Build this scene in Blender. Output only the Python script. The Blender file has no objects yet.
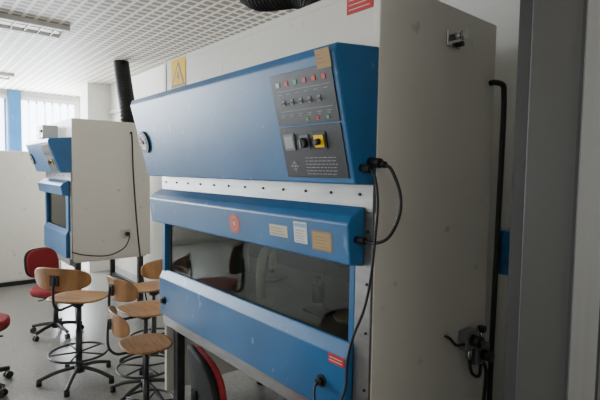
import bpy, bmesh, math, random
from mathutils import Vector, Matrix
random.seed(4)
C = bpy.context.scene.collection

# ---------------------------------------------------------------- materials
def mat(name, col, rough=0.5, metal=0.0, var=0.0, scale=8.0, col2=None, bump=0.0, emit=None, estr=0.0, spec=0.5, stretch=None, scuff=None, dirt=None, damt=.25):
    m = bpy.data.materials.new(name); m.use_nodes = True
    nt = m.node_tree; b = nt.nodes['Principled BSDF']
    b.inputs['Base Color'].default_value = (*col, 1)
    b.inputs['Roughness'].default_value = rough
    b.inputs['Metallic'].default_value = metal
    b.inputs['Specular IOR Level'].default_value = spec
    if emit:
        b.inputs['Emission Color'].default_value = (*emit, 1)
        b.inputs['Emission Strength'].default_value = estr
    tc = nt.nodes.new('ShaderNodeTexCoord')
    n = nt.nodes.new('ShaderNodeTexNoise'); n.inputs['Scale'].default_value = scale
    n.inputs['Detail'].default_value = 6
    mp = nt.nodes.new('ShaderNodeMapping')
    if stretch: mp.inputs['Scale'].default_value = stretch
    nt.links.new(tc.outputs['Object'], mp.inputs['Vector'])
    nt.links.new(mp.outputs['Vector'], n.inputs['Vector'])
    if col2 is None:
        col2 = tuple(max(0, c*(1-var)) for c in col)
    r = nt.nodes.new('ShaderNodeValToRGB')
    r.color_ramp.elements[0].position = 0.35; r.color_ramp.elements[1].position = 0.68
    r.color_ramp.elements[0].color = (*col2, 1); r.color_ramp.elements[1].color = (*col, 1)
    nt.links.new(n.outputs['Fac'], r.inputs['Fac'])
    out = r.outputs['Color']
    def layer(out, colr, sc, lo, hi, ms, amt):
        n2 = nt.nodes.new('ShaderNodeTexNoise'); n2.inputs['Scale'].default_value = sc; n2.inputs['Detail'].default_value = 8
        m2 = nt.nodes.new('ShaderNodeMapping'); m2.inputs['Scale'].default_value = ms; m2.inputs['Rotation'].default_value = (0.3,0.5,0.2)
        nt.links.new(tc.outputs['Object'], m2.inputs['Vector']); nt.links.new(m2.outputs['Vector'], n2.inputs['Vector'])
        r2 = nt.nodes.new('ShaderNodeValToRGB'); r2.color_ramp.elements[0].position = lo; r2.color_ramp.elements[1].position = hi
        r2.color_ramp.elements[1].color = (amt,amt,amt,1)
        nt.links.new(n2.outputs['Fac'], r2.inputs['Fac'])
        mx = nt.nodes.new('ShaderNodeMix'); mx.data_type = 'RGBA'; mx.inputs['B'].default_value = (*colr, 1)
        nt.links.new(r2.outputs['Color'], mx.inputs['Factor']); nt.links.new(out, mx.inputs['A']); return mx.outputs['Result']
    if scuff: out = layer(out, scuff, 20, .66, .72, (1,0.6,0.5), .8)
    if dirt: out = layer(out, dirt, 1.6, .45, .80, (1,1,.5), damt)
    nt.links.new(out, b.inputs['Base Color'])
    if bump:
        bp = nt.nodes.new('ShaderNodeBump'); bp.inputs['Strength'].default_value = bump
        bp.inputs['Distance'].default_value = 0.01
        nt.links.new(n.outputs['Fac'], bp.inputs['Height']); nt.links.new(bp.outputs['Normal'], b.inputs['Normal'])
    return m

M = {}
M['white'] = mat('white_enamel', (0.73,0.70,0.63), 0.45, var=0.05, scale=2, scuff=(0.50,0.46,0.39), dirt=(0.48,0.44,0.38))
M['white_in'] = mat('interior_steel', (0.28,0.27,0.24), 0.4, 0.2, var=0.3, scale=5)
M['blue'] = mat('blue_enamel', (0.020,0.140,0.34), 0.38, var=0.22, scale=4, scuff=(0.15,0.30,0.46))
M['blue_dk'] = mat('blue_dark_enamel', (0.012,0.09,0.24), 0.4, var=0.2)
M['alu'] = mat('dull_aluminium', (0.30,0.30,0.295), 0.42, 0.75, var=0.2, scale=6, stretch=(1,1,6))
M['steel'] = mat('chrome_steel', (0.5,0.5,0.5), 0.25, 0.9, var=0.1)
M['dksteel'] = mat('dark_painted_steel', (0.04,0.04,0.045), 0.4, 0.3, var=0.2)
M['black'] = mat('black_plastic', (0.013,0.013,0.015), 0.5, var=0.3)
M['shell'] = mat('matt_black_chair_shell', (0.010,0.010,0.011), 0.75, var=0.3, spec=.25)
M['rubber'] = mat('black_rubber', (0.012,0.012,0.013), 0.55, var=0.3)
M['panel'] = mat('anodised_black_panel', (0.016,0.016,0.020), 0.38, var=0.2)
M['grey'] = mat('grey_plastic', (0.17,0.18,0.19), 0.45, var=0.1)
M['dgrey'] = mat('dark_grey_plastic', (0.08,0.085,0.09), 0.45, var=0.1)
M['lgrey'] = mat('light_grey_plastic', (0.5,0.5,0.48), 0.45, var=0.1)
M['mgrey'] = mat('instrument_grey_enamel', (0.34,0.32,0.27), 0.45, var=0.1)
M['print'] = mat('grey_print', (0.32,0.33,0.34), 0.5, var=0.1)
M['red'] = mat('red_label', (0.55,0.03,0.03), 0.5, var=0.1)
M['orange'] = mat('orange_red_emblem', (0.55,0.07,0.045), 0.5, var=0.1)
M['redfab'] = mat('red_fabric', (0.32,0.02,0.025), 0.9, var=0.3, scale=60, bump=0.3)
M['yellow'] = mat('yellow_plastic', (0.95,0.58,0.0), 0.6, var=0.02, spec=.2)
M['green'] = mat('green_plastic', (0.04,0.30,0.10), 0.45, var=0.1)
M['bluel'] = mat('light_blue_plastic', (0.2,0.4,0.6), 0.45, var=0.1)
M['paper'] = mat('paper_white', (0.66,0.66,0.62), 0.7, var=0.05)
M['cream'] = mat('paper_cream', (0.58,0.52,0.39), 0.7, var=0.1)
M['brown'] = mat('brass_label', (0.34,0.20,0.075), 0.5, var=0.3, scale=30)
M['tag'] = mat('cardboard_tag', (0.46,0.31,0.15), 0.8, var=0.15)
M['wood'] = mat('beech_plywood', (0.43,0.215,0.08), 0.38, col2=(0.26,0.12,0.042), scale=5, stretch=(1,9,1))
M['wall'] = mat('painted_wall', (0.74,0.73,0.68), 0.85, var=0.05, scale=2)
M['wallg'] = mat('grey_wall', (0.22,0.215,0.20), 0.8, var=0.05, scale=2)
M['frame'] = mat('grey_door_enamel', (0.070,0.069,0.066), 0.42, 0.2, var=0.12, scale=1.2)
M['framed'] = mat('dark_door_seal', (0.030,0.030,0.030), 0.6, var=0.2)
M['framel'] = mat('light_door_steel', (0.27,0.265,0.255), 0.4, 0.6, var=0.15, scale=2, stretch=(20,20,.5))
M['blind'] = mat('window_blind_fabric', (0.75,0.8,0.85), 0.8, var=0.05, emit=(0.70,0.86,1.0), estr=6.0)  # emission stands in for daylight coming through the slats
M['tube'] = mat('lamp_tube_glass', (0.9,0.9,0.9), 0.4, emit=(1,1,0.97), estr=1.5)
M['duct'] = mat('black_duct_rubber', (0.012,0.012,0.013), 0.65, var=0.3, spec=.3)
M['glassware'] = mat('brown_glassware', (0.10,0.07,0.04), 0.15, var=0.1)
M['floor'] = mat('vinyl_floor', (0.28,0.275,0.26), 0.28, col2=(0.21,0.205,0.195), scale=40, bump=0.02)

def ceil_mat():
    m = bpy.data.materials.new('open_lattice_ceiling_panel'); m.use_nodes = True
    nt = m.node_tree; b = nt.nodes['Principled BSDF']; L = nt.links.new
    tc = nt.nodes.new('ShaderNodeTexCoord')
    sp = nt.nodes.new('ShaderNodeSeparateXYZ'); L(tc.outputs['Object'], sp.inputs[0])
    def math_(op, a, bb=None):
        n = nt.nodes.new('ShaderNodeMath'); n.operation = op
        if isinstance(a, float): n.inputs[0].default_value = a
        else: L(a, n.inputs[0])
        if bb is not None:
            if isinstance(bb, float): n.inputs[1].default_value = bb
            else: L(bb, n.inputs[1])
        return n.outputs[0]
    def cell(o, s):
        f = math_('FRACT', math_('MULTIPLY', o, s))
        return math_('ABSOLUTE', math_('SUBTRACT', f, 0.5))
    ax = cell(sp.outputs['X'], 11.0); ay = cell(sp.outputs['Y'], 11.0)
    hole = math_('MULTIPLY', math_('LESS_THAN', ax, 0.36), math_('LESS_THAN', ay, 0.36))
    mix = nt.nodes.new('ShaderNodeMix'); mix.data_type = 'RGBA'
    mix.inputs['A'].default_value = (0.80,0.74,0.66,1); mix.inputs['B'].default_value = (0.25,0.225,0.19,1)
    L(hole, mix.inputs['Factor']); L(mix.outputs['Result'], b.inputs['Base Color'])
    bp = nt.nodes.new('ShaderNodeBump'); bp.invert = True; bp.inputs['Strength'].default_value = .5; bp.inputs['Distance'].default_value = .01
    L(hole, bp.inputs['Height']); L(bp.outputs['Normal'], b.inputs['Normal'])
    b.inputs['Roughness'].default_value = 0.6
    return m
M['ceil'] = ceil_mat()

def glass_mat(name, tint, base, edge):
    m = bpy.data.materials.new(name); m.use_nodes = True
    nt = m.node_tree; nt.nodes.clear(); L = nt.links.new
    o = nt.nodes.new('ShaderNodeOutputMaterial'); mx = nt.nodes.new('ShaderNodeMixShader')
    t = nt.nodes.new('ShaderNodeBsdfTransparent'); t.inputs[0].default_value = (*tint, 1)
    g = nt.nodes.new('ShaderNodeBsdfGlossy'); g.inputs['Roughness'].default_value = 0.03
    g.inputs['Color'].default_value = (0.9,0.92,0.92,1)
    f = nt.nodes.new('ShaderNodeLayerWeight'); f.inputs['Blend'].default_value = 0.5
    pw = nt.nodes.new('ShaderNodeMath'); pw.operation = 'POWER'; pw.inputs[1].default_value = 4.0
    a = nt.nodes.new('ShaderNodeMath'); a.operation = 'MULTIPLY_ADD'; a.inputs[1].default_value = edge; a.inputs[2].default_value = base
    L(f.outputs['Facing'], pw.inputs[0]); L(pw.outputs[0], a.inputs[0]); L(a.outputs[0], mx.inputs[0])
    L(t.outputs[0], mx.inputs[1]); L(g.outputs[0], mx.inputs[2])
    L(mx.outputs[0], o.inputs[0]); return m
M['glass'] = glass_mat('sash_glass', (0.66,0.68,0.65), 0.03, 0.4)
M['wglass'] = glass_mat('window_glass', (0.95,0.97,1.0), 0.02, 0.5)

# ---------------------------------------------------------------- mesh builder
def catmull(pts, n=8):
    pts = [Vector(p) for p in pts]
    if len(pts) < 3: return pts
    P = [2*pts[0]-pts[1]] + pts + [2*pts[-1]-pts[-2]]
    out = []
    for i in range(1, len(P)-2):
        p0,p1,p2,p3 = P[i-1:i+3]
        for k in range(n):
            t = k/n
            out.append(0.5*((2*p1)+(p2-p0)*t+(2*p0-5*p1+4*p2-p3)*t*t+(3*p1-p0-3*p2+p3)*t**3))
    out.append(pts[-1]); return out

class MB:
    def __init__(s): s.bm = bmesh.new(); s.mats = []
    def mi(s, m):
        m = M[m] if isinstance(m, str) else m
        if m not in s.mats: s.mats.append(m)
        return s.mats.index(m)
    def box(s, lo, hi, m, bev=0.0, rot=None, piv=None):
        i = s.mi(m); r = bmesh.ops.create_cube(s.bm, size=1.0); vs = r['verts']
        lo = Vector(lo); hi = Vector(hi); c = (lo+hi)/2; d = hi-lo
        for v in vs: v.co = Vector((v.co.x*d.x, v.co.y*d.y, v.co.z*d.z)) + c
        if rot is not None:
            pv = Vector(piv) if piv is not None else c
            for v in vs: v.co = rot @ (v.co-pv) + pv
        fs = {f for v in vs for f in v.link_faces}
        for f in fs: f.material_index = i
        if bev > 0:
            es = list({e for v in vs for e in v.link_edges})
            bmesh.ops.bevel(s.bm, geom=es, offset=bev, segments=2, affect='EDGES', profile=0.5)
    def cyl(s, p0, p1, r, m, r2=None, seg=24):
        i = s.mi(m); p0 = Vector(p0); p1 = Vector(p1); r2 = r if r2 is None else r2
        z = (p1-p0).normalized(); x = z.orthogonal().normalized(); y = z.cross(x)
        A = []; B = []
        for k in range(seg):
            a = 2*math.pi*k/seg; d = x*math.cos(a)+y*math.sin(a)
            A.append(s.bm.verts.new(p0+d*r)); B.append(s.bm.verts.new(p1+d*r2))
        for k in range(seg):
            f = s.bm.faces.new((A[k], A[(k+1)%seg], B[(k+1)%seg], B[k])); f.material_index = i; f.smooth = True
        f = s.bm.faces.new(A[::-1]); f.material_index = i
        f = s.bm.faces.new(B); f.material_index = i
    def tube(s, pts, r, m, seg=10, smooth=True, n=8, closed=False, radii=None):
        i = s.mi(m); P = catmull(pts, n) if smooth else [Vector(p) for p in pts]
        rings = []; t0 = (P[1]-P[0]).normalized(); x = t0.orthogonal().normalized()
        N = len(P)
        for k, p in enumerate(P):
            if closed: t = (P[(k+1)%N]-P[k-1]).normalized()
            else: t = (P[min(k+1,N-1)]-P[max(k-1,0)]).normalized()
            x = (x - t*x.dot(t)).normalized(); y = t.cross(x)
            rr = radii(k) if radii else r
            rings.append([s.bm.verts.new(p+(x*math.cos(2*math.pi*j/seg)+y*math.sin(2*math.pi*j/seg))*rr) for j in range(seg)])
        rng = range(N) if closed else range(N-1)
        for k in rng:
            a = rings[k]; b = rings[(k+1)%N]
            for j in range(seg):
                f = s.bm.faces.new((a[j], a[(j+1)%seg], b[(j+1)%seg], b[j])); f.material_index = i; f.smooth = True
        if not closed:
            f = s.bm.faces.new(rings[0][::-1]); f.material_index = i
            f = s.bm.faces.new(rings[-1]); f.material_index = i
    def ring(s, c, R, r, m, ax=(0,0,1), n=40):
        z = Vector(ax).normalized(); x = z.orthogonal().normalized(); y = z.cross(x); c = Vector(c)
        s.tube([c+(x*math.cos(2*math.pi*k/n)+y*math.sin(2*math.pi*k/n))*R for k in range(n)], r, m, smooth=False, closed=True)
    def extr(s, poly, n, m, bev=0.0):
        i = s.mi(m); n = Vector(n)
        A = [s.bm.verts.new(Vector(p)) for p in poly]; B = [s.bm.verts.new(Vector(p)+n) for p in poly]
        fs = [s.bm.faces.new(A[::-1]), s.bm.faces.new(B)]
        L = len(A)
        for k in range(L): fs.append(s.bm.faces.new((A[k], A[(k+1)%L], B[(k+1)%L], B[k])))
        for f in fs: f.material_index = i
        if bev > 0:
            es = list({e for v in A+B for e in v.link_edges})
            bmesh.ops.bevel(s.bm, geom=es, offset=bev, segments=2, affect='EDGES', profile=0.5)
    def prism(s, yz, x0, x1, m, bev=0.0):
        s.extr([(x0, p[0], p[1]) for p in yz], (x1-x0, 0, 0), m, bev)
    def shell(s, fn, out, th, m, seg=40, rings=(0.35,0.7,0.92,1.0)):
        i = s.mi(m); th = Vector(th)
        def layer(off, edge):
            c = s.bm.verts.new(fn(0,0)+off); R = []
            for q in rings:
                qq = q*edge
                R.append([s.bm.verts.new(fn(out(2*math.pi*k/seg)[0]*qq, out(2*math.pi*k/seg)[1]*qq)+off) for k in range(seg)])
            return c, R
        T = layer(th*0.5, 0.985); B = layer(th*-0.5, 0.985)
        Mid = [s.bm.verts.new(fn(*out(2*math.pi*k/seg))) for k in range(seg)]
        def F(v):
            f = s.bm.faces.new(v); f.material_index = i; f.smooth = True
        for c, R, up in ((T[0],T[1],1),(B[0],B[1],0)):
            for k in range(seg):
                k2 = (k+1)%seg
                F((c, R[0][k], R[0][k2]) if up else (c, R[0][k2], R[0][k]))
                for a in range(len(R)-1):
                    v = (R[a][k], R[a+1][k], R[a+1][k2], R[a][k2])
                    F(v if up else v[::-1])
        for k in range(seg):
            k2 = (k+1)%seg
            F((T[1][-1][k], Mid[k], Mid[k2], T[1][-1][k2])); F((Mid[k], B[1][-1][k], B[1][-1][k2], Mid[k2]))
    def done(s, name, parent=None, **kw):
        bmesh.ops.recalc_face_normals(s.bm, faces=s.bm.faces[:])
        me = bpy.data.meshes.new(name); s.bm.to_mesh(me); s.bm.free()
        for m in s.mats: me.materials.append(m)
        o = bpy.data.objects.new(name, me); C.objects.link(o)
        if parent is not None: o.parent = parent
        for k, v in kw.items(): o[k] = v
        return o

def empty(name, loc, label, cat, rz=0.0, group=None):
    e = bpy.data.objects.new(name, None); e.location = loc; e.rotation_euler = (0,0,rz)
    e.empty_display_size = 0.1; C.objects.link(e); e['label'] = label; e['category'] = cat
    if group: e['group'] = group
    return e

def copy_thing(src, loc, rz, label=None, scale=None):
    new = src.copy(); new.location = loc; new.rotation_euler = (0,0,rz)
    if label: new['label'] = label
    if scale: new.scale = scale
    C.objects.link(new)
    def rec(a, b):
        for ch in list(a.children):
            if ch.name in done: continue
            c2 = ch.copy(); C.objects.link(c2); c2.parent = b; done.add(c2.name); rec(ch, c2)
    done = set(); rec(src, new); return new

def st(name, mb, **kw):
    return mb.done(name, None, kind='structure', **kw)

# ---------------------------------------------------------------- room
XL, XR, YF, YB, H = -7.6, 2.6, -4.5, 1.1, 2.7
b = MB(); b.box((XL-.1,YF-.1,-.1),(XR+.1,YB+.1,0),'floor'); st('floor', b)
b = MB(); b.box((XL-.1,YF-.1,H),(XR+.1,YB+.1,H+.1),'ceil'); st('ceiling', b)
b = MB(); b.box((XL-.1,YB,0),(XR+.1,YB+.1,H),'wall'); st('wall_back', b)
b = MB(); b.box((XL-.1,YF-.1,0),(XR+.1,YF,H),'wall'); st('wall_front', b)
b = MB(); b.box((XR,YF,0),(XR+.1,YB,H),'wall'); st('wall_right', b)
wins = [(0.22,1.0),(-1.6,0.02),(-3.6,-1.85)]
b = MB()
b.box((XL-.1,YF,0),(XL,YB,0.95),'wall'); b.box((XL-.1,YF,2.6),(XL,YB,H),'wall')
ys = [YF] + [v for w in sorted(wins) for v in w] + [YB]
for k in range(0, len(ys), 2): b.box((XL-.1,ys[k],0.95),(XL,ys[k+1],2.6),'wall')
st('wall_left', b)
for n,(a,c) in enumerate(wins):
    b = MB()
    for (y0,y1,z0,z1) in ((a,a+.06,.95,2.6),(c-.06,c,.95,2.6),(a,c,.95,1.01),(a,c,2.54,2.6),((a+c)/2-.025,(a+c)/2+.025,.95,2.6)):
        b.box((XL-.08,y0,z0),(XL-.02,y1,z1),'blue')
    b.box((XL-.055,a,.95),(XL-.05,c,2.6),'wglass')
    st('window_%d'%(n+1), b)
for n,(a,c) in enumerate(wins):
    b = MB(); b.box((XL+.03,a,2.56),(XL+.08,c,2.61),'lgrey')
    y = a+.05
    while y < c:
        b.box((XL+.05,y-.055,1.0),(XL+.053,y+.045,2.56),'blind',rot=Matrix.Rotation(0.35,3,'Z'))
        y += .115
    o = b.done('window_blind', None, label='pale vertical slat blind hanging before a bright window', category='blind', group='vertical window blinds')
b = MB(); b.box((XL,0.04,0),(XL+.14,.2,H),'blue'); st('trim_1', b)
b = MB(); b.box((-6.35,.78,0),(-6.0,YB,H),'wall'); st('trim_2', b)
b = MB(); b.box((XL,YB-.015,0),(XR,YB,.09),'lgrey'); st('baseboard_back', b)
b = MB(); b.box((XL,YF,0),(XL+.015,YB,.09),'lgrey'); st('baseboard_left', b)

# door post near viewer
b = MB()
b.box((.624,-.35,0),(.648,-.20,H),'framed')
b.box((.648,-.355,0),(.735,-.20,H),'frame',bev=.003)
b.box((.735,-.37,0),(.741,-.20,H),'framed')
b.box((.741,-.375,0),(.785,-.20,H),'framel',bev=.003)
st('trim_3', b)
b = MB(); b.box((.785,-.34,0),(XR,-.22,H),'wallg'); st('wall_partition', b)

# ceiling lamps
def lamp(name, x, y, L):
    e = empty(name, (x,y,H), 'recessed white fluorescent ceiling lamp with louvres', 'ceiling lamp', group='recessed fluorescent ceiling lamps')
    b = MB(); b.box((-.16,-L/2,-.04),(-.14,L/2,0),'paper'); b.box((.14,-L/2,-.04),(.16,L/2,0),'paper')
    b.box((-.16,-L/2,-.04),(.16,-L/2+.02,0),'paper'); b.box((-.16,L/2-.02,-.04),(.16,L/2,0),'paper'); b.box((-.14,-L/2,-.006),(.14,L/2,0),'paper')
    b.done('lamp_housing', e)
    b = MB()
    k = -L/2+.1
    while k < L/2-.03:
        b.box((-.14,k,-.038),(.14,k+.004,-.015),'alu'); k += .1
    b.done('louvre', e)
    for xx in (-.06,.06):
        b = MB(); b.cyl((xx,-L/2+.04,-.017),(xx,L/2-.04,-.017),.009,'tube'); b.done('lamp_tube', e)
    return e
l1 = lamp('ceiling_lamp', -3.5, -.65, 1.1)
copy_thing(l1, (-6.2,-.65,H), 0)
copy_thing(l1, (-3.5,-2.6,H), 0)
copy_thing(l1, (.7,-1.9,H), 0)  # unseen lamp added behind the camera to go with a fill light

# ---------------------------------------------------------------- cabinet
def cabinet(name, loc, W, top, hb, ht, body_bot, label, detail):
    e = empty(name, loc, label, 'safety cabinet')
    D = .76; t = .03
    zc1, zc0 = 1.385, (1.19 if detail else 1.24)
    zg = .90
    b = MB()
    b.box((-t,0,body_bot),(0,D,top),'white',bev=.004)
    b.box((-W,0,body_bot),(-W+t,D,top),'white',bev=.004)
    b.box((-W+t,D-t,body_bot),(-t,D,top-.002),'white')
    b.box((-W+t,0.002,top-t),(-t,D-t,top-.002),'white')
    b.box((-W+t,0.004,hb),(-t,0.03,top-t),'white')
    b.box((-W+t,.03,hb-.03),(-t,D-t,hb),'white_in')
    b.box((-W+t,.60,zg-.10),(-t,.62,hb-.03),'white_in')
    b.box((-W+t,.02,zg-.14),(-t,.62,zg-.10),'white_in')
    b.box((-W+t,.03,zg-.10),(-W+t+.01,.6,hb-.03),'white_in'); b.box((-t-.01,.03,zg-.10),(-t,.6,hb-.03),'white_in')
    b.box((-W+t,.0,.58),(-t,D-t,.60),'white')
    b.done('body', e)
    b = MB()
    b.box((-W+t+.02,.05,zg-.10),(-t-.02,.14,zg-.088),'alu',bev=.002)
    k = -W+.08
    while k < -.08:
        b.box((k,.06,zg-.089),(k+.012,.13,zg-.086),'black'); k += .03
    b.done('air_grille', e)
    if detail:
        b = MB(); b.box((-W+.06,.575,zg+.02),(-.06,.60,zg+.26),'dgrey',bev=.003)
        for k in range(9): b.box((-W+.12+k*.17,.571,zg+.20),(-W+.22+k*.17,.575,zg+.21),'black')
        b.cyl((-W+.06,.55,zg+.16),(-.06,.55,zg+.16),.007,'steel',seg=10)
        b.done('rear_baffle', e)
    b = MB(); b.prism([(0,hb),(-.10,hb),(-.205,ht-.03),(-.195,ht),(0,ht+.02)], -W, 0, 'blue', bev=.006)
    b.done('instrument_hood', e)
    b = MB()
    b.box((-W,-.014,zc1-.02),(0,.004,hb),'alu',bev=.002)
    b.box((-.075,-.012,.585),(-.002,.0,zc1-.02),'alu',bev=.002)
    b.box((-W+.002,-.012,.585),(-W+.05,0,zc1-.02),'alu',bev=.002)
    b.box((-W+.05,-.03,.565),(-.002,.01,.63),'alu',bev=.003)
    b.done('window_frame', e)
    n = 12 if detail else 6
    for k in range(n):
        x = -.06-(W-.12)*k/(n-1)
        b = MB(); b.cyl((x,-.014,hb-.035),(x,-.020,hb-.035),.006,'dksteel',r2=.004,seg=12); b.done('bolt', e)
    if detail:
        for z in (1.30,1.12,.95,.75):
            b = MB(); b.cyl((-.02,-.012,z),(-.02,-.017,z),.006,'dksteel',r2=.004,seg=12); b.done('bolt', e)
    b = MB(); b.prism([(-.014,zc1),(-.07,zc1-.03),(-.095,zc1-.055),(-.08,zc0),(-.012,zc0-.01)], -W-.0, -.035, 'blue', bev=.006)
    b.done('lamp_cover', e)
    rw = .025 if detail else .05
    b = MB(); b.box((-W+.04,-.030,zg-.01),(-W+.05+rw,-.002,zc0+.02),'blue',bev=.002); b.done('sash_rim', e)
    b = MB(); b.box((-.077-rw,-.030 if not detail else -.012,zg-.01),(-.077+(0 if detail else .04),-.002,zc0+.02),'blue',bev=.002); b.done('sash_rim', e)
    b = MB(); b.box((-W+.07,-.006,zg-.01),(-.095,-.001,zc0+.1),'glass'); b.done('window_glass', e, label='dark reflective sash glass')
    b = MB(); b.prism([(-.012,.62),(-.045,.63),(-.045,zg-.05),(-.02,zg),(-.008,zg)], -W+.03, -.077, 'blue', bev=.004)
    b.done('lower_panel', e)
    for x in (-W+.08,-.08):
        for y in (.06,D-.08):
            b = MB(); b.box((x-.025,y-.025,.02),(x+.025,y+.025,.58),'dksteel'); b.cyl((x,y,0),(x,y,.02),.03,'rubber'); b.done('leg', e)
    b = MB(); b.box((-W+.08,D-.1,.2),(-.08,D-.06,.25),'dksteel'); b.done('crossbar', e)
    b = MB(); b.box((-W+.06,.04,.52),(-.06,.08,.58),'dksteel'); b.done('crossbar', e)
    o = Vector((0,-.10,hb)); up = (Vector((0,-.205,ht-.03))-o); Lh = up.length; up.normalize()
    ax = Vector((1,0,0)); nn = ax.cross(up).normalized()
    def hf(x, v, off=0.0): return o+ax*x+up*v+nn*off
    def plate(mb, x0, x1, v0, v1, th, m, bev=0.0, base=0.0):
        mb.extr([hf(x0,v0,base),hf(x1,v0,base),hf(x1,v1,base),hf(x0,v1,base)], nn*th, m, bev)
    b = MB(); c = (-W+.085, Lh*.48)
    b.cyl(hf(*c,0),hf(*c,.012),.062,'black',seg=40); b.cyl(hf(*c,.012),hf(*c,.014),.045,'lgrey',seg=40)
    b.cyl(hf(*c,.014),hf(*c,.020),.012,'black',seg=20)
    for k in range(9):
        a = math.radians(-40+k*32); p = hf(c[0]+.036*math.cos(a), c[1]+.036*math.sin(a),.0145)
        b.cyl(p, p+nn*.001,.005,'black',seg=6)
    b.tube([hf(c[0],c[1]-.005,.018),hf(c[0]-.02,c[1]+.028,.018)],.003,'red',smooth=False)
    b.done('pressure_gauge', e)
    x0,x1 = -.335,-.02
    g = MB(); plate(g,x0,x1,Lh*.50,Lh*.93,.004,'panel',.001); cu_ = g.done('control_panel', e, label='black upper control panel with switches')
    g = MB(); plate(g,x0,x1,Lh*.05,Lh*.485,.004,'panel',.001); cp = g.done('control_panel', e, label='black lower control panel with yellow switch')
    vt = Lh*.84
    for k in range(6):
        xx = x0+.03+k*.047
        g = MB(); plate(g,xx,xx+.018,vt-.006,vt+.010,.002,['lgrey','red','green','red','red','red'][k],0,.004); g.done('indicator_light', cu_)
    for k in range(3):
        xx = x0+.16+k*.05
        g = MB(); plate(g,xx,xx+.012,vt-.130,vt-.120,.002,['green','red','green'][k],0,.004); g.done('indicator_light', cu_)
    g = MB()
    for k in range(6):
        xx = x0+.03+k*.047
        plate(g,xx,xx+.020,vt-.034,vt-.032,.0006,'print',0,.004)
        plate(g,xx,xx+.022,vt-.105,vt-.103,.0006,'print',0,.004)
        plate(g,xx+.002,xx+.016,vt-.112,vt-.110,.0006,'print',0,.004)
    plate(g,x0+.03,x1-.02,vt-.022,vt-.0205,.0006,'print',0,.004)
    plate(g,x0+.03,x1-.02,vt-.092,vt-.0905,.0006,'print',0,.004)
    g.done('printed_lines', cu_)
    for k in range(5):
        xx = x0+.055+k*.046; v = vt-.062
        g = MB(); plate(g,xx-.007,xx+.007,v-.010,v+.010,.002,'grey',0,.004); g.cyl(hf(xx,v,.006),hf(xx,v-.004,.016),.003,'steel',seg=10)
        g.done('toggle_switch', cu_)
    v = Lh*.35
    g = MB(); plate(g,x0+.022,x0+.080,v-.026,v+.034,.006,'grey',.002,.004); plate(g,x0+.029,x0+.073,v-.016,v+.025,.001,'print',0,.010); g.done('hour_meter', cp)
    g = MB(); plate(g,x0+.105,x0+.155,v-.024,v+.029,.003,'dgrey',.001,.004); g.cyl(hf(x0+.13,v,.007),hf(x0+.13,v,.026),.018,'black')
    plate(g,x0+.1275,x0+.1325,v-.014,v+.014,.004,'print',0,.025); g.done('rotary_knob', cp, label='black knob')
    g = MB(); plate(g,x0+.177,x0+.242,v-.026,v+.033,.004,'black',.002,.004); plate(g,x0+.185,x0+.233,v-.019,v+.025,.003,'yellow',.001,.008); g.cyl(hf(x0+.208,v+.002,.011),hf(x0+.208,v+.002,.03),.011,'black',r2=.009); g.done('main_switch', cp, label='yellow and black main switch')
    g = MB()
    random.seed(2)
    for r in range(6):
        xx = x0+.115
        while xx < x1-.05:
            w = random.uniform(.008,.022); plate(g,xx,xx+w,Lh*.08+r*.0115,Lh*.08+r*.0115+.0022,.0006,'print',0,.004); xx += w+.005
    g.done('printed_text', cp)
    g = MB(); c = hf(x0+.055,Lh*.15,.0046); g.ring(c,.014,.0018,'print',ax=nn,n=24)
    plate(g,x0+.03,x0+.08,Lh*.15-.002,Lh*.15+.002,.0008,'print',0,.004)
    plate(g,x0+.053,x0+.057,Lh*.15-.02,Lh*.15+.02,.0008,'print',0,.004)
    g.done('emblem', cp)
    if detail:
        g = MB(); plate(g,-.082,-.018,Lh*.90,Lh*1.04,.0015,'tag',0,.004)
        for k in range(3): plate(g,-.075,-.037-.01*k,Lh*.94+k*.012,Lh*.94+k*.012+.003,.0004,'brown',0,.0056)
        g.done('paper_tag', e, label='small cardboard tag taped to the hood edge')
    return e, hf, Lh, nn, up

cab, hf, Lh, nn, up = cabinet('biosafety_cabinet', (0,0,0), 1.68, 2.14, 1.46, 1.893, .12,
    'large white laboratory safety cabinet with blue hood and sash window', True)
co = Vector((0,-.08,1.19)); cu = (Vector((0,-.095,1.33))-co).normalized(); cn = Vector((1,0,0)).cross(cu).normalized()
def cf(x,v,off=0): return co+Vector((x,0,0))+cu*(v-.02)+cn*off
def cplate(mb,x0,x1,v0,v1,th,m,base=0.0): mb.extr([cf(x0,v0,base),cf(x1,v0,base),cf(x1,v1,base),cf(x0,v1,base)],cn*th,m)
b = MB(); cplate(b,-.475,-.36,.075,.120,.001,'cream')
for k in range(3): cplate(b,-.467,-.375-.01*k,.083+k*.011,.0853+k*.011,.0004,'grey',.001)
b.done('sticker', cab, label='cream paper sticker')
b = MB(); cplate(b,-.320,-.245,.065,.145,.001,'paper'); cplate(b,-.316,-.249,.126,.139,.0004,'bluel',.001)
for k in range(5): cplate(b,-.312,-.258-.008*(k%2),.071+k*.010,.0733+k*.010,.0004,'grey',.001)
b.done('sticker', cab, label='white inspection sticker')
b = MB(); cplate(b,-.220,-.115,.052,.122,.001,'brown'); cplate(b,-.212,-.123,.058,.116,.0004,'tag',.001)
for k in range(4): cplate(b,-.208,-.135-.01*(k%2),.064+k*.012,.0668+k*.012,.0004,'brown',.0014)
b.done('rating_plate', cab, label='brown rating plate with printed lines')
b = MB(); b.cyl(cf(-.74,.095,0),cf(-.74,.095,.001),.044,'orange',seg=40)
b.ring(cf(-.74,.095,.001),.028,.0016,'cream',ax=cn,n=30); b.cyl(cf(-.74,.095,.001),cf(-.74,.095,.002),.010,'cream',seg=20)
b.done('emblem', cab, label='round orange-red emblem')
b = MB(); y=.003
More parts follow.
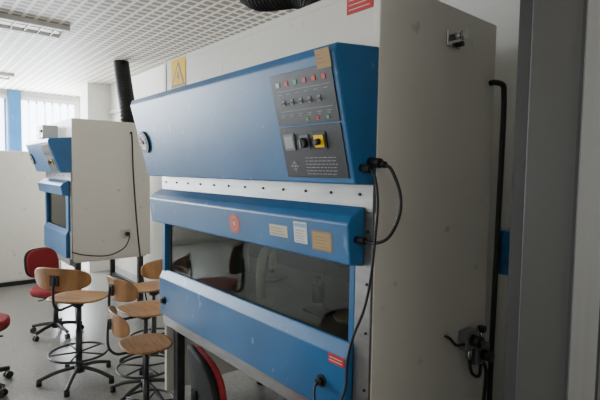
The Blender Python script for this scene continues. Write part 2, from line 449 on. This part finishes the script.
def tri(mb, cx, cz, s, yy, m): mb.extr([(cx-s,yy,cz-s*.6),(cx+s,yy,cz-s*.6),(cx,yy,cz+s*1.1)],(0,-.0006,0),m)
b.box((-1.58,y-.002,1.905),(-1.40,y,2.132),'yellow')
tri(b,-1.49,2.025,.086,y-.002,'black'); tri(b,-1.49,2.024,.066,y-.0028,'yellow')
b.extr([(-1.493,y-.0036,2.058),(-1.480,y-.0036,2.058),(-1.486,y-.0036,2.034),(-1.475,y-.0036,2.034),(-1.496,y-.0036,1.990),(-1.490,y-.0036,2.022),(-1.501,y-.0036,2.022)],(0,-.0006,0),'black')
b.box((-1.56,y-.0027,1.922),(-1.42,y-.002,1.930),'black'); b.box((-1.56,y-.0027,1.942),(-1.42,y-.002,1.950),'black')
b.done('warning_sign', cab, label='yellow warning sticker with black-outlined triangle')
b = MB(); b.box((-.155,.000,2.05),(-.035,.003,2.13),'red')
for k in range(4): b.box((-.145,-.0006,2.062+k*.016),(-.05-.012*(k%2),.0,2.0645+k*.016),'paper')
b.done('sticker', cab, label='red sticker with white printed lines')
b = MB(); b.box((-.165,-.047,.815),(-.085,-.045,.848),'red')
for k in range(2): b.box((-.16,-.0476,.823+k*.011),(-.095,-.047,.8255+k*.011),'paper')
b.done('sticker', cab, label='small red sticker')
for (x,z) in ((-1.58,.72),(-.2,.73)):
    b = MB(); b.cyl((x,-.045,z),(x,-.05,z),.024,'black'); b.cyl((x,-.05,z),(x,-.068,z),.016,'black',r2=.013); b.done('socket', cab)
b = MB(); b.box((0,.38,1.985),(.008,.47,2.045),'steel',bev=.002); b.cyl((.008,.41,2.02),(.05,.41,2.02),.012,'steel'); b.cyl((.05,.41,2.02),(.062,.41,2.02),.018,'steel')
b.cyl((.008,.45,2.0),(.03,.45,2.0),.01,'dksteel'); b.done('side_bracket', cab, label='steel bracket with knob')
b = MB(); b.box((0,.54,.77),(.04,.63,.85),'grey',bev=.006); b.box((0,.62,.69),(.045,.73,.77),'dgrey',bev=.006); b.cyl((.04,.585,.81),(.08,.585,.81),.024,'black'); b.cyl((.08,.585,.81),(.09,.585,.81),.014,'dksteel')
b.cyl((.045,.67,.73),(.085,.67,.73),.022,'black'); b.cyl((.02,.60,.72),(.02,.60,.77),.012,'steel'); b.cyl((.02,.70,.77),(.02,.70,.82),.012,'steel'); b.cyl((.02,.70,.82),(.02,.70,.84),.018,'black')
b.tube([(.03,.54,.80),(.03,.48,.81),(.02,.45,.84),(0.0,.44,.85)],.006,'rubber'); b.tube([(.03,.69,.70),(.04,.71,.64),(.03,.72,.5),(.02,.72,.3)],.008,'rubber'); b.tube([(.02,.60,.72),(.03,.61,.66),(.04,.65,.64),(.03,.68,.68)],.007,'rubber')
b.done('valve_fitting', cab, label='dark valve fitting with short hoses')

b = MB(); b.tube([(0.013,.70,1.885),(.02,.72,1.89),(.03,.77,1.885),(.03,.785,1.85),(.03,.79,1.7),(.025,.79,1.2),(.02,.79,.7),(.02,.79,.0)],.012,'rubber')
b.done('drain_pipe', None, label='black pipe running down beside the white cabinet', category='pipe')
b = MB(); b.box((.0,.84,1.05),(.085,1.1,1.19),'blue',bev=.006); b.cyl((.065,.84,1.12),(.065,.81,1.12),.02,'blue_dk'); b.box((.015,.83,1.185),(.065,1.1,1.25),'blue',bev=.004)
b.done('valve_box', None, label='blue valve box mounted on the wall', category='valve')
b = MB(); b.cyl((0.001,-.035,1.535),(.045,-.035,1.53),.016,'rubber'); b.cyl((.045,-.035,1.53),(.065,-.035,1.525),.011,'rubber')
b.tube([(.06,-.035,1.525),(.09,-.035,1.51),(.125,-.035,1.44),(.13,-.04,1.37),(.10,-.05,1.30),(.05,-.055,1.275),(.0,-.055,1.275)],.0055,'rubber')
b.cyl((-.034,-.055,1.275),(.005,-.055,1.275),.012,'rubber')
b.done('power_cable', None, label='black power cable looping from hood to lamp cover', category='cable')
b = MB(); b.cyl((0.001,-.075,1.515),(.04,-.075,1.51),.013,'rubber')
b.tube([(.04,-.075,1.51),(.06,-.075,1.48),(.068,-.07,1.40),(.06,-.07,1.28),(.045,-.07,1.15),(.02,-.07,1.05),(-.02,-.075,.95),(-.035,-.085,.86),(-.03,-.095,.78),(-.05,-.11,.71),(-.10,-.12,.675),(-.16,-.11,.68),(-.195,-.085,.71),(-.2,-.068,.73)],.0045,'rubber')
b.done('power_cable', None, label='thin black cable hanging down to the lower socket', category='cable')
def corr(P, r, amp, pitch):
    pts = catmull(P, 40); L = [0]
    for i in range(1,len(pts)): L.append(L[-1]+(pts[i]-pts[i-1]).length)
    n = int(L[-1]/(pitch/4)); out = []; j = 0
    for k in range(n+1):
        s = L[-1]*k/n
        while j < len(L)-2 and L[j+1] < s: j += 1
        f = (s-L[j])/max(1e-9, L[j+1]-L[j]); out.append(pts[j].lerp(pts[j+1], f))
    b = MB(); b.tube(out, r, 'duct', seg=28, smooth=False, radii=lambda k: r+amp*math.cos(k*math.pi/2)); return b
b = corr([(-1.3,.27,2.7),(-1.22,.27,2.54),(-1.08,.27,2.44),(-.9,.27,2.40),(-.72,.27,2.36),(-.6,.27,2.27),(-.58,.27,2.142)], .075, .008, .032)
b.done('exhaust_duct', None, label='black corrugated exhaust hose on top of the cabinet', category='duct')

# second cabinet
C2 = -3.75
cab2, hf2, *_ = cabinet('biosafety_cabinet', (C2,0,0), 1.04, 1.97, 1.455, 1.77, .60,
    'white safety cabinet with blue hood standing on a dark stand', False)
b = corr([(-3.92,.6,1.972),(-3.95,.6,2.15),(-4.08,.62,2.35),(-4.22,.65,2.52),(-4.36,.68,2.7)], .078, .006, .04)
b.done('exhaust_duct', None, label='black corrugated exhaust hose rising from cabinet to ceiling', category='duct')
b = MB(); b.box((C2+.001,.46,.80),(C2+.04,.54,.88),'lgrey',bev=.006); b.cyl((C2+.04,.5,.84),(C2+.07,.5,.84),.022,'black')
b.done('power_socket', cab2, label='grey socket with black plug').location = (-C2,0,0)
b = MB(); b.tube([(C2+.01,.55,1.86),(C2+.03,.56,1.84),(C2+.03,.57,1.5),(C2+.04,.59,1.1),(C2+.05,.62,.7),(C2+.07,.66,.3),(C2+.1,.7,.01)],.008,'rubber')
b.done('power_cable', None, label='black cable hanging down the cabinet side', category='cable')
b = MB(); b.tube([(C2+.07,.5,.84),(C2+.1,.5,.80),(C2+.08,.45,.70),(C2+.06,.3,.64),(C2+.03,.1,.66),(C2+.03,-.02,.7)],.006,'rubber')
b.done('socket_cable', cab2).location = (-C2,0,0)
e = empty('recorder', (C2-.55,-.10,1.792), 'small grey recording instrument standing on the blue hood', 'instrument')
b = MB(); b.box((-.13,-.06,0),(.13,.08,.13),'lgrey',bev=.008); b.done('housing', e)
b = MB(); b.box((-.11,-.064,.03),(.02,-.059,.11),'panel',bev=.001); b.done('display', e)
for k in range(2):
    b = MB(); b.cyl((.055+k*.04,-.06,.07),(.055+k*.04,-.075,.07),.014,'black',seg=16); b.done('knob', e)

# tall white cupboard further back
e = empty('cupboard', (-6.0,-.5,0), 'tall white laboratory cupboard near the window', 'cupboard')
b = MB(); b.box((-.3,-.8,.06),(.28,.85,1.70),'white',bev=.004); b.box((-.27,-.77,0),(.25,.82,.06),'dksteel'); b.done('body', e)
for y0,y1 in ((-.79,.02),(.03,.84)):
    b = MB(); b.box((.28,y0,.08),(.30,y1,1.69),'white',bev=.003); b.done('door', e)
b = MB(); b.box((XL+1,1.06,2.28),(-1.2,1.1,2.34),'lgrey',bev=.004); b.done('cable_trunking', None, label='pale plastic cable trunking along the wall', category='trunking')
b = MB(); b.tube([(-3.0,1.09,2.6),(-3.0,1.04,2.58),(-3.0,1.04,2.5),(-3.0,1.06,2.47)],.012,'dksteel'); b.cyl((-3.0,1.1,2.6),(-3.0,1.08,2.6),.03,'dksteel')
b.done('wall_hook', None, label='small dark metal hook on the wall', category='hook')

# ---------------------------------------------------------------- stools
def superell(a, w, d, p=2.6):
    c, s_ = math.cos(a), math.sin(a)
    return (w*math.copysign(abs(c)**(2/p), c), d*math.copysign(abs(s_)**(2/p), s_))
def stool(loc, rz):
    e = empty('lab_stool', loc, 'swivel lab stool with beech plywood seat and steel foot ring', 'stool', rz, 'plywood lab stools')
    b = MB(); b.shell(lambda a,c: Vector((a,c,.595-.018*math.exp(-((a/.12)**2+(c/.12)**2))+.02*max(0,-c/.2)**3)), lambda t: superell(t,.19,.175), (0,0,.011),'wood'); b.done('seat', e)
    b = MB(); b.shell(lambda a,c: Vector((a,-.23+1.7*a*a-.12*c,.77+c)), lambda t: superell(t,.21,.078,2.8), (0,.010,0),'wood'); b.done('backrest', e)
    b = MB()
    b.tube([(0,-.02,.555),(0,-.12,.555),(0,-.20,.56),(0,-.247,.61),(0,-.253,.70),(0,-.245,.79)],.009,'dksteel')
    b.box((-.10,-.10,.572),(.10,.10,.583),'dksteel'); b.cyl((0,0,.53),(0,0,.58),.035,'dksteel'); b.box((-.03,-.245,.73),(.03,-.236,.80),'dksteel')
    b.done('support_bracket', e)
    b = MB(); b.cyl((0,0,.10),(0,0,.36),.022,'dksteel'); b.cyl((0,0,.35),(0,0,.54),.014,'dksteel'); b.done('column', e)
    b = MB(); b.ring((0,0,.20),.19,.008,'dksteel')
    for k in range(5):
        a = k*2*math.pi/5; b.cyl((.02*math.cos(a),.02*math.sin(a),.20),(.188*math.cos(a),.188*math.sin(a),.20),.006,'dksteel',seg=10)
    b.done('foot_ring', e)
    b = MB(); b.cyl((0,0,.06),(0,0,.12),.038,'dksteel',r2=.028)
    for k in range(5):
        a = k*2*math.pi/5; d = Vector((math.cos(a),math.sin(a),0))
        b.tube([d*.03+Vector((0,0,.095)),d*.15+Vector((0,0,.075)),d*.26+Vector((0,0,.035))],.013,'dksteel')
        b.cyl(d*.25+Vector((0,0,0)),d*.25+Vector((0,0,.035)),.018,'rubber',seg=14)
    b.done('star_base', e)
    return e
s1 = stool((-2.44,-.30,0), math.radians(40))
copy_thing(s1, (-2.42,.24,0), math.radians(100), scale=(.95,.95,1))
copy_thing(s1, (-1.93,-.02,0), math.radians(5), scale=(.95,.95,.98))
copy_thing(s1, (-1.50,-.19,0), math.radians(-8), scale=(.80,.80,.87))

# ---------------------------------------------------------------- office chairs
def chair(loc, rz):
    e = empty('office_chair', loc, 'red upholstered swivel office chair with black shell and casters', 'chair', rz, 'red office chairs')
    b = MB(); b.shell(lambda a,c: Vector((a,c,.47+.01*math.cos(a*8))), lambda t: superell(t,.225,.21,3.4), (0,0,.055),'redfab'); b.done('seat', e)
    b = MB(); b.shell(lambda a,c: Vector((a,c,.438)), lambda t: superell(t,.215,.20,3.4), (0,0,.02),'shell'); b.done('seat_shell', e)
    fn = lambda a,c: Vector((a,-.225+.55*a*a-.12*c,.74+c))
    b = MB(); b.shell(lambda a,c: fn(a,c)+Vector((0,.02,0)), lambda t: superell(t,.198,.143,3.0), (0,.035,0),'redfab'); b.done('backrest', e)
    b = MB(); b.shell(lambda a,c: fn(a,c)+Vector((0,-.01,0)), lambda t: superell(t,.206,.151,3.0), (0,.028,0),'shell'); b.done('backrest_shell', e)
    b = MB(); b.tube([(0,-.05,.41),(0,-.18,.41),(0,-.25,.44),(0,-.262,.55),(0,-.258,.74)],.016,'black'); b.box((-.09,-.1,.40),(.09,.09,.43),'black'); b.done('back_support', e)
    b = MB(); b.cyl((0,0,.10),(0,0,.28),.028,'black'); b.cyl((0,0,.27),(0,0,.41),.016,'steel'); b.done('column', e)
    b = MB(); b.tube([(.0,.02,.405),(.1,.02,.41),(.2,.03,.405),(.25,.03,.41)],.006,'black'); b.done('lever', e)
    b = MB(); b.cyl((0,0,.07),(0,0,.13),.045,'black',r2=.034)
    for k in range(5):
        a = k*2*math.pi/5; d = Vector((math.cos(a),math.sin(a),0)); b.tube([d*.03+Vector((0,0,.11)),d*.15+Vector((0,0,.095)),d*.27+Vector((0,0,.07))],.018,'black')
    b.done('star_base', e)
    for k in range(5):
        a = k*2*math.pi/5; d = Vector((math.cos(a),math.sin(a),0)); n = Vector((-d.y,d.x,0)); c = d*.265+Vector((0,0,.026))
        b = MB(); b.cyl(c-n*.022,c-n*.006,.026,'black',seg=18); b.cyl(c+n*.006,c+n*.022,.026,'black',seg=18); b.cyl(c,c+Vector((0,0,.05)),.007,'steel',seg=8); b.cyl(c-n*.01,c+n*.01,.01,'dksteel',seg=10)
        b.done('caster', e)
    return e
c1 = chair((-3.56,-.20,0), math.radians(-60)); c1.scale = (.80,.80,.86)
copy_thing(c1, (-2.68,-.93,0), math.radians(40), scale=(1,1,.96))
copy_thing(c1, (-.43,-.22,0), math.radians(-12), scale=(.80,.80,.95), label='swivel office chair with black shell back and red cushion')

# ---------------------------------------------------------------- things inside the main cabinet
zt = .80
e = empty('microscope', (-.98,.3,zt), 'grey bench microscope inside the cabinet', 'microscope', math.radians(200)); e.scale = (1.15,)*3
b = MB(); b.box((-.08,-.11,0),(.08,.1,.03),'mgrey',bev=.008); b.done('base', e)
b = MB(); b.tube([(0,.08,.02),(0,.09,.12),(0,.07,.22),(0,.0,.26)],.022,'mgrey'); b.done('arm', e)
b = MB(); b.box((-.06,-.06,.10),(.06,.06,.112),'dksteel',bev=.003); b.done('stage', e)
b = MB(); b.cyl((0,-.01,.15),(0,-.01,.28),.018,'mgrey'); b.cyl((0,-.01,.13),(0,-.01,.15),.008,'steel'); b.cyl((-.02,-.02,.27),(-.03,-.1,.33),.012,'black'); b.cyl((.02,-.02,.27),(.03,-.1,.33),.012,'black'); b.done('eyepiece_tube', e)
b = MB(); b.cyl((0,0,0),(0,0,.008),.10,'cream',seg=40); b.ring((0,0,.012),.10,.005,'lgrey')
d1 = b.done('round_dish', None, label='shallow pale round dish on the cabinet work surface', category='dish'); d1.location = (-.47,.42,zt)
b = MB(); b.cyl((0,0,0),(0,0,.09),.032,'glassware'); b.cyl((0,0,.09),(0,0,.11),.032,'glassware',r2=.016); b.cyl((0,0,.11),(0,0,.135),.019,'black')
d2 = b.done('laboratory_bottle', None, label='small brown laboratory bottle with black cap', category='bottle'); d2.location = (-.80,.48,zt)
e = empty('equipment_stand', (-.66,.36,zt), 'dark metal lab stand with rod and clamp', 'lab stand')
b = MB(); b.box((-.07,-.05,0),(.07,.05,.015),'dksteel',bev=.003); b.done('base', e)
b = MB(); b.cyl((0,.03,.015),(0,.03,.42),.007,'steel',seg=12); b.done('rod', e)
b = MB(); b.box((-.012,.015,.25),(.012,.045,.28),'dksteel'); b.cyl((0,.03,.265),(.14,-.0,.265),.006,'dksteel',seg=10); b.ring((.17,-.005,.265),.032,.004,'dksteel'); b.done('clamp', e)

# ---------------------------------------------------------------- lights
def area(name, loc, rot, sx, sy, e, col):
    l = bpy.data.lights.new(name, 'AREA'); l.shape = 'RECTANGLE'; l.size = sx; l.size_y = sy; l.energy = e; l.color = col
    o = bpy.data.objects.new(name, l); o.location = loc; o.rotation_euler = rot; C.objects.link(o)
for (a,c) in wins:
    area('window_daylight', (XL+.12,(a+c)/2,1.8), (0,math.radians(-90),0), 1.6, c-a, 150*(c-a), (0.90,0.95,1.0))
area('room_daylight', (-3.8,YF+.1,1.8), (math.radians(90),0,0), 3.2, 1.6, 19, (0.98,0.99,1.0))  # added fill from the front wall, which has no window
area('ceiling_lamp_light', (-3.5,-.65,2.63), (0,0,0), .25, .9, 5, (1,.96,.88))
area('ceiling_lamp_light', (-6.2,-.65,2.63), (0,0,0), .25, .9, 12, (1,.96,.88))
area('ceiling_lamp_light', (.7,-1.9,2.63), (0,0,0), .25, .9, 6, (1,.94,.86))  # added fill from behind the camera, brightens the cabinet side
area('doorway_light', (2.5,-1.9,2.0), (0,math.radians(90),0), 1.0, 1.6, 16, (1,.95,.88))  # added fill near the right wall, no doorway there
area('chamber_lamp_light', (-.85,.1,1.40), (0,0,0), 1.2, .1, .45, (1,.93,.82))  # added dim fill that lifts the dark chamber interior
w = bpy.data.worlds.new('World'); bpy.context.scene.world = w; w.use_nodes = True
w.node_tree.nodes['Background'].inputs[0].default_value = (0.70,0.85,1,1); w.node_tree.nodes['Background'].inputs[1].default_value = 9.0

# ---------------------------------------------------------------- camera
yw = math.radians(.5)
F = Matrix.Rotation(yw,3,'Z') @ Vector((-.759,.651,0)); R = Matrix.Rotation(yw,3,'Z') @ Vector((.651,.759,0)); U = Vector((0,0,1))
p = math.radians(3.5); r = math.radians(.9)
fw = F*math.cos(p)-U*math.sin(p); upv = U*math.cos(p)+F*math.sin(p)
rc = R*math.cos(r)+upv*math.sin(r); uc = upv*math.cos(r)-R*math.sin(r)
cam = bpy.data.cameras.new('Camera'); cam.lens = 28.0; cam.sensor_width = 36; cam.clip_start = .02
co_ = bpy.data.objects.new('Camera', cam); C.objects.link(co_)
m = Matrix((rc, uc, -fw)).transposed().to_4x4(); m.translation = Vector((1.028,-1.198,1.5)); co_.matrix_world = m
bpy.context.scene.camera = co_
